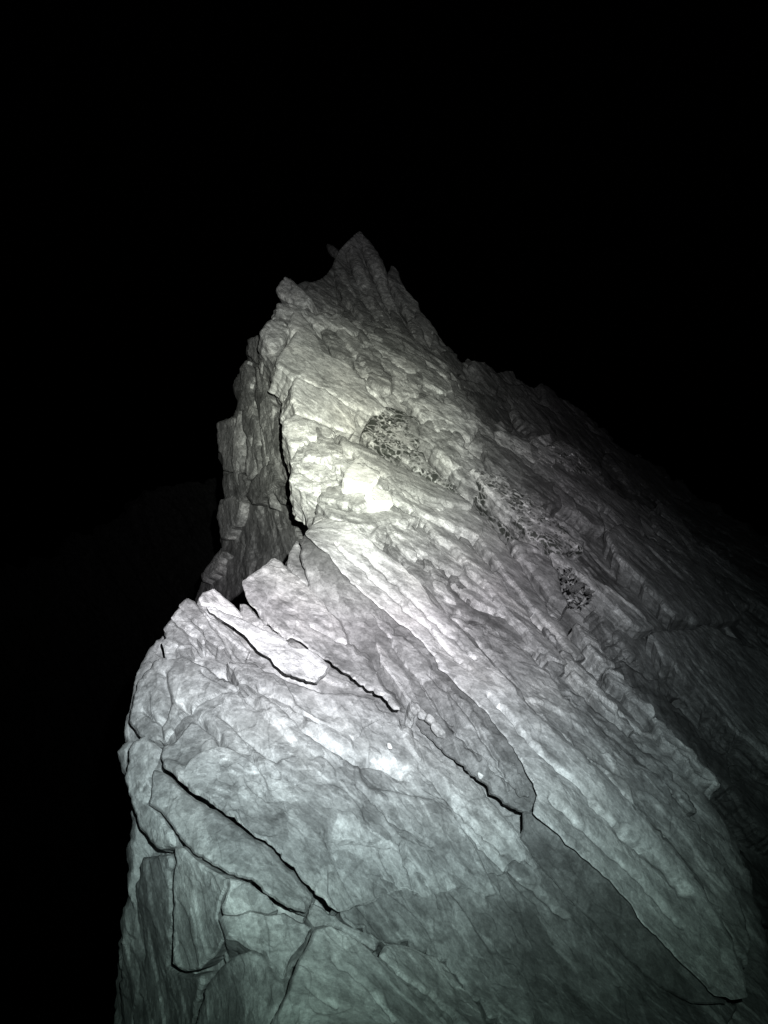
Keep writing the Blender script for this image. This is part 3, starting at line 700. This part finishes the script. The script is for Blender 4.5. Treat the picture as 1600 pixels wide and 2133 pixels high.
slab([(650,1878),(700,1905),(738,1930),(790,1955),(783,1982),(757,1965),(722,1942),(690,1925),(655,1928),(640,1908)], .03, parent=ridge, name='rock_face', mat='gneiss', s=2.4, bevel=6, thick=.2, k=.5)
slab([(290,1785),(350,1780),(354,1850),(355,1975),(348,2010),(376,2030),(420,2028),(395,2133),(375,2230),(240,2230),(248,2050),(270,1920)], [-.05,0,0,0,0,0,0,0,0,-.1,-.1,-.08], parent=ridge, name='rock_face', mat='dull_gneiss', s=2.6, bevel=12, thick=.2, k=.6, amp=.8, flat=False)
# upper dome bulges and grooves
slab([(283,1420),(320,1370),(380,1365),(440,1395),(500,1430),(460,1440),(405,1470),(370,1500),(345,1545),(290,1530),(265,1500)], [0,.03,.05,.06,.06,.08,.09,.09,.08,.04,0], parent=ridge, name='rock_face', mat='gneiss', s=2.4, bevel=10, thick=.2, k=.6, flat=False)
slab([(470,1370),(520,1375),(590,1410),(650,1432),(700,1440),(770,1448),(815,1486),(780,1500),(740,1540),(690,1520),(640,1490),(570,1445),(500,1420)], .07, parent=ridge, name='rock_face', mat='gneiss', s=2.4, bevel=9, thick=.2, k=.6, flat=False)

# ================================================================== RIGHT OF THE LONGEST SLAB
R6 = [(905,1262),(960,1285),(1000,1299),(1022,1306),(1067,1332),(1112,1370),(1142,1396),(1161,1422),(1187,1460),(1225,1486),(1262,1520),(1307,1565),(1349,1595),(1397,1640),(1440,1700),(1490,1770),(1540,1860),(1565,1950),(1555,2020),(1520,1945),(1470,1856),(1420,1786),(1360,1716),(1300,1656),(1250,1601),(1195,1552),(1154,1516),(1109,1478),(1071,1426),(1030,1384),(997,1347),(960,1306)]
slab(R6, [.12]*18+[.08]*14, 'rough crusted rib along the right edge of the longest slab', cat='rock rib', name='rock_rib', mat='gneiss', s=2.4, bevel=9, thick=.35, k=.75, amp=.7, flat=False, rough=4, micro=.9)
baseB2 = fB
mixAB = lambda xy: np.minimum(fA(xy) + .12, fB(xy))
for POLY, m in [([(1172,1362),(1210,1392),(1270,1449),(1322,1505),(1330,1518),(1300,1499),(1255,1462),(1210,1424)], 'gneiss'),
      ([(1262,1392),(1270,1388),(1307,1413),(1334,1449),(1397,1512),(1431,1550),(1487,1602),(1510,1640),(1461,1617),(1405,1556),(1337,1477),(1285,1430)], 'gneiss'),
      ([(1150,1420),(1200,1440),(1260,1490),(1330,1550),(1400,1610),(1460,1690),(1440,1690),(1380,1630),(1310,1560),(1230,1490)], 'dim_grey_rock'),
      ([(1200,1290),(1230,1310),(1262,1350),(1290,1385),(1262,1385),(1230,1350)], 'gneiss')]:
    rock('rock_face', POLY, plane(POLY, mixAB, .16), s=2.4, bevel=8, thick=.4, k=.8, rough=4, mat=m, parent=ridge)
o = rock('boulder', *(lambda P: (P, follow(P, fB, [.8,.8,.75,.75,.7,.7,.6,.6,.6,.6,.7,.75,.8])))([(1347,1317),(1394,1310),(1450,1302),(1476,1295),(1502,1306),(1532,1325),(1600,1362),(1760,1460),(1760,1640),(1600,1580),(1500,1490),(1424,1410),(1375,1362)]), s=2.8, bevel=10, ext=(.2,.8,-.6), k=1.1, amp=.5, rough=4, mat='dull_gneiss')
tag(o, 'big dim slab with a pale upper rim at the right edge', 'boulder')
P_ = [(1259,1094),(1294,1079),(1342,1107),(1394,1138),(1438,1160),(1473,1173),(1495,1200),(1525,1239),(1552,1280),(1517,1288),(1465,1296),(1405,1282),(1375,1250),(1337,1200),(1280,1150)]
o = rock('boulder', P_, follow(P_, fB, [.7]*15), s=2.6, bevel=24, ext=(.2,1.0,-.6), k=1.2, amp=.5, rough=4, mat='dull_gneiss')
tag(o, 'large rounded dim boulder on the right slope above the rimmed slab', 'boulder')
P_ = [(1142,1141),(1187,1156),(1240,1197),(1281,1227),(1337,1269),(1372,1306),(1334,1314),(1292,1278),(1244,1237),(1205,1196),(1165,1168)]
o = rock('rock_slab', P_, plane(P_, fB, .6), s=2.4, bevel=10, thick=.4, k=.9, rough=3, mat='gneiss')
tag(o, 'smooth curved slab between the dark gravel and the rounded boulder', 'rock slab')
P_ = [(1060,1120),(1100,1130),(1150,1160),(1170,1210),(1190,1262),(1150,1240),(1110,1190),(1075,1150)]
o = rock('rock_slab', P_, plane(P_, mixAB, .3), s=2.4, bevel=9, thick=.4, k=.9, rough=3, mat='dim_grey_rock')
tag(o, 'grey slab just left of the small dark hollow in the gully', 'rock slab')

# ================================================================== AUTOMATIC SMALLER FRACTURES of the setting
def tongue(cx, cy, ln, wd, ang):
    n = 9; a = []
    for i in range(n):
        t = i / (n - 1) - .5
        prof = (1 - abs(2 * t) ** 3) ** .6
        a.append((t, +.5 * prof * random.uniform(.6, 1.2)))
    b = [(t, -w * random.uniform(.6, 1.3)) for t, w in reversed(a)]
    c, s_ = math.cos(ang), math.sin(ang)
    return [(cx + c * t * ln - s_ * w * wd, cy + s_ * t * ln + c * w * wd) for t, w in a + b[1:-1]]

def scatter(n, region, base, parent, ln, wd, lift, k, ang=(43, 55), s=2.6, mats=('gneiss',), th=.25, name='rock_face'):
    reg = np.array(region, float); lo = reg.min(0); hi = reg.max(0); c = 0
    while c < n:
        p = np.array([[random.uniform(lo[0], hi[0]), random.uniform(lo[1], hi[1])]])
        if not inside(p, reg)[0]: continue
        L = random.uniform(*ln); W = min(random.uniform(*wd), L * .7)
        P = tongue(p[0, 0], p[0, 1], L, W, math.radians(random.uniform(*ang)))
        rock(name, P, plane(P, base, [random.uniform(*lift) for _ in P]), s=s, bevel=max(4, W * .16), thick=th, k=k, amp=.38, micro=.55, rough=W * .10, mat=random.choice(mats), parent=parent)
        c += 1
# upper slope, shattered
scatter(34, [(800,700),(930,750),(1000,860),(1060,905),(1170,955),(1320,1045),(1420,1110),(1580,1230),(1560,1260),(1380,1110),(1260,1080),(1100,1010),(960,1000),(850,880)], fB, slope, (90, 240), (26, 60), (.10, .34), 1.3, ang=(28, 52), mats=('dim_grey_rock', 'shade_grey_rock', 'dim_grey_rock'), th=.5)
scatter(44, [(905,700),(960,745),(1050,780),(1200,850),(1320,950),(1440,1035),(1590,1130),(1620,1230),(1500,1140),(1330,1020),(1180,930),(1080,880),(1000,840),(950,780)], fC, far, (60, 170), (22, 50), (.2, .9), 2.0, ang=(15, 55), mats=('dim_grey_rock', 'shade_grey_rock', 'shade_grey_rock'), th=.9)
scatter(16, [(1230,1320),(1340,1340),(1400,1440),(1600,1640),(1600,2100),(1560,1900),(1480,1700),(1350,1500)], fB, slope, (140, 330), (34, 80), (.1, .25), 1.0, mats=('dim_grey_rock', 'shade_grey_rock'), th=.4)
scatter(22, [(660,1040),(900,1060),(1100,1260),(1220,1400),(1100,1350),(900,1240),(790,1130)], fA, ridge, (50, 170), (9, 26), (.05, .16), .7, s=2.4, mats=('gneiss', 'dim_grey_rock', 'dim_grey_rock'), th=.2)
scatter(16, [(610,880),(700,910),(800,980),(940,1040),(900,1060),(700,1040),(640,1000)], fA, ridge, (35, 90), (14, 34), (.12, .22), .8, ang=(20, 60), s=2.4, mats=('gneiss', 'pale_gneiss'), th=.3)
scatter(18, [(690,690),(760,700),(880,780),(980,930),(900,900),(780,800)], fB, slope, (40, 110), (14, 34), (.12, .32), 1.1, ang=(35, 60), s=2.4, mats=('gneiss', 'dim_grey_rock'), th=.4)

scatter(22, [(520,840),(550,830),(590,870),(600,980),(560,1010),(480,1000),(475,930),(510,900)], fL, flank, (60, 150), (10, 26), (.1, .45), .8, ang=(72, 98), s=2.2, mats=('dim_grey_rock', 'gneiss'), th=.35, name='column')
scatter(18, [(757,565),(790,600),(850,690),(840,710),(760,670),(715,610),(730,570)], fP, pin, (60, 130), (10, 24), (.15, .45), 1.2, ang=(52, 66), s=2.2, mats=('dim_grey_rock', 'gneiss'), th=.6, name='rib')
# ================================================================== DARK GRAVEL IN THE GULLY (uncountable)
def chips(name, region, base, n, size, lift, label, mat):
    reg = np.array(region, float); lo = reg.min(0); hi = reg.max(0)
    V = []; T = []; MI = []; c = 0
    while c < n:
        p = np.array([[random.uniform(lo[0], hi[0]), random.uniform(lo[1], hi[1])]])
        if not inside(p, reg)[0]: continue
        o = unp(p[0, 0], p[0, 1], base(p)[0] - lift + random.uniform(-.015, .03))
        bm = bmesh.new()
        r = size[0] + (size[1] - size[0]) * random.random() ** 2.2
        for _ in range(9):
            v = Vector((random.gauss(0, 1), random.gauss(0, 1), random.gauss(0, 1))).normalized()
            bm.verts.new(v * r * random.uniform(.6, 1.1))
        bmesh.ops.convex_hull(bm, input=bm.verts)
        bmesh.ops.triangulate(bm, faces=bm.faces)
        bm.verts.index_update()
        b0 = len(V)
        qa, _ = np.linalg.qr(np.random.default_rng(c).normal(size=(3, 3)))
        M = qa @ np.diag([1.5, 1.0, .6]) @ qa.T
        for v in bm.verts: V.append(o + M @ np.array(v.co))
        for f in bm.faces: T.append([b0 + v.index for v in f.verts])
        MI += [int(random.random() < .18)] * len(bm.faces)
        bm.free(); c += 1
    V = np.array(V); org = V.mean(0)
    me = mesh_from(name, V - org, np.zeros((0, 4), int), np.array(T))
    me.materials.append(MAT[mat]); me.materials.append(MAT['gneiss'])
    me.polygons.foreach_set('material_index', np.array(MI, np.int32))
    ob = bpy.data.objects.new(name, me); ob.location = org; COL.objects.link(ob)
    tag(ob, label, 'gravel', kind='stuff'); return ob
def ledge(poly, base, lift, mat):
    rock('rock_face', poly, follow(poly, base, lift), s=2.4, bevel=10, thick=.4, k=1.0, amp=.4, micro=.8, rough=5, mat=mat, parent=slope)
ledge([(752,905),(765,872),(798,842),(835,852),(880,872),(880,920),(865,930),(900,965),(940,1000),(965,1030),(900,1004),(848,962),(795,935)], fB, .34, 'pitted_gneiss')
ledge([(975,970),(1030,980),(1070,1010),(1130,1050),(1185,1095),(1220,1145),(1170,1152),(1105,1120),(1055,1065),(1010,1015)], fB, .36, 'pitted_gneiss')
ledge([(1130,928),(1170,910),(1235,955),(1240,992),(1185,980)], fB, .40, 'pitted_gneiss')
chips('gravel', [(765,900),(775,880),(800,850),(830,862),(868,880),(865,915),(850,925),(885,960),(930,1000),(960,1030),(900,1000),(850,955),(800,925)], fB, 150, (.010, .035), .34, 'dark broken gravel patch above the bright crest step', 'humus')
chips('gravel', [(985,975),(1030,990),(1060,1020),(1120,1060),(1170,1100),(1205,1140),(1165,1140),(1110,1110),(1065,1055),(1020,1010)], fB, 150, (.010, .04), .365, 'dark broken gravel running down the gully right of the step', 'humus')
chips('gravel', [(1140,930),(1170,920),(1225,960),(1230,985),(1190,970)], fB, 40, (.012, .045), .41, 'small dark gravel patch high on the right slope', 'humus')
chips('gravel', [(1160,1180),(1190,1185),(1235,1235),(1230,1262),(1190,1258),(1170,1215)], mixAB, 110, (.010, .034), .12, 'dark gravel in the small hollow beside the curved slab', 'humus')

# ================================================================== LOOSE STONES
def stone(name, px, py, d, r, label, mat='pale_gneiss', stretch=(1.3, .9, .8), seed=1):
    rnd = random.Random(seed)
    bm = bmesh.new()
    for _ in range(26):
        v = Vector((rnd.gauss(0, 1), rnd.gauss(0, 1), rnd.gauss(0, 1))).normalized()
        bm.verts.new(v * r * rnd.uniform(.85, 1.05))
    bmesh.ops.convex_hull(bm, input=bm.verts)
    M = FOL @ np.diag(stretch) @ FOL.T
    for v in bm.verts: v.co = Vector(M @ np.array(v.co))
    bmesh.ops.bevel(bm, geom=bm.edges[:], offset=r * .08, segments=1, affect='EDGES')
    me = bpy.data.meshes.new(name); bm.to_mesh(me); bm.free()
    me.materials.append(MAT[mat])
    o = bpy.data.objects.new(name, me); o.location = unp(px, py, d); COL.objects.link(o)
    tag(o, label, 'stone'); return o
def dA(px, py): return float(fA(np.array([[px, py]]))[0])
stone('loose_stone', 880, 1488, dA(880,1488)-.06, .034, 'greyer upper stone of the pair wedged in the groove below the longest slab', 'gneiss', (1.0, .9, .8), 3)
stone('loose_stone', 897, 1502, dA(897,1502)-.08, .030, 'middle pale stone wedged in the groove below the longest slab', 'gneiss', (1.2, .9, .9), 5)
stone('loose_stone', 913, 1521, dA(913,1521)-.07, .036, 'lowest and palest stone wedged in the groove below the longest slab', 'pale_gneiss', (1.4, .9, .8), 8)
stone('pebble', 811, 1554, dA(811,1554)-.09, .014, 'tiny white pebble on the scaly face of the dome', 'quartz', (1.2, .8, .8), 4)
stone('pebble', 1001, 1616, dA(1001,1616)-.06, .016, 'tiny pale pebble caught in the crack under the dark lens of rock', 'pale_gneiss', (1.1, .9, .9), 6)
stone('loose_stone', 1445, 1648, float(fB(np.array([[1445,1648]]))[0])-.3, .05, 'dim rounded stone on the right slope below the rimmed slab', 'gneiss', (1.2, .9, .9), 9)

for o in bpy.data.objects:
    if '_o' in o: del o['_o']
print('triangles', TRI[0], 'objects', len(bpy.data.objects))
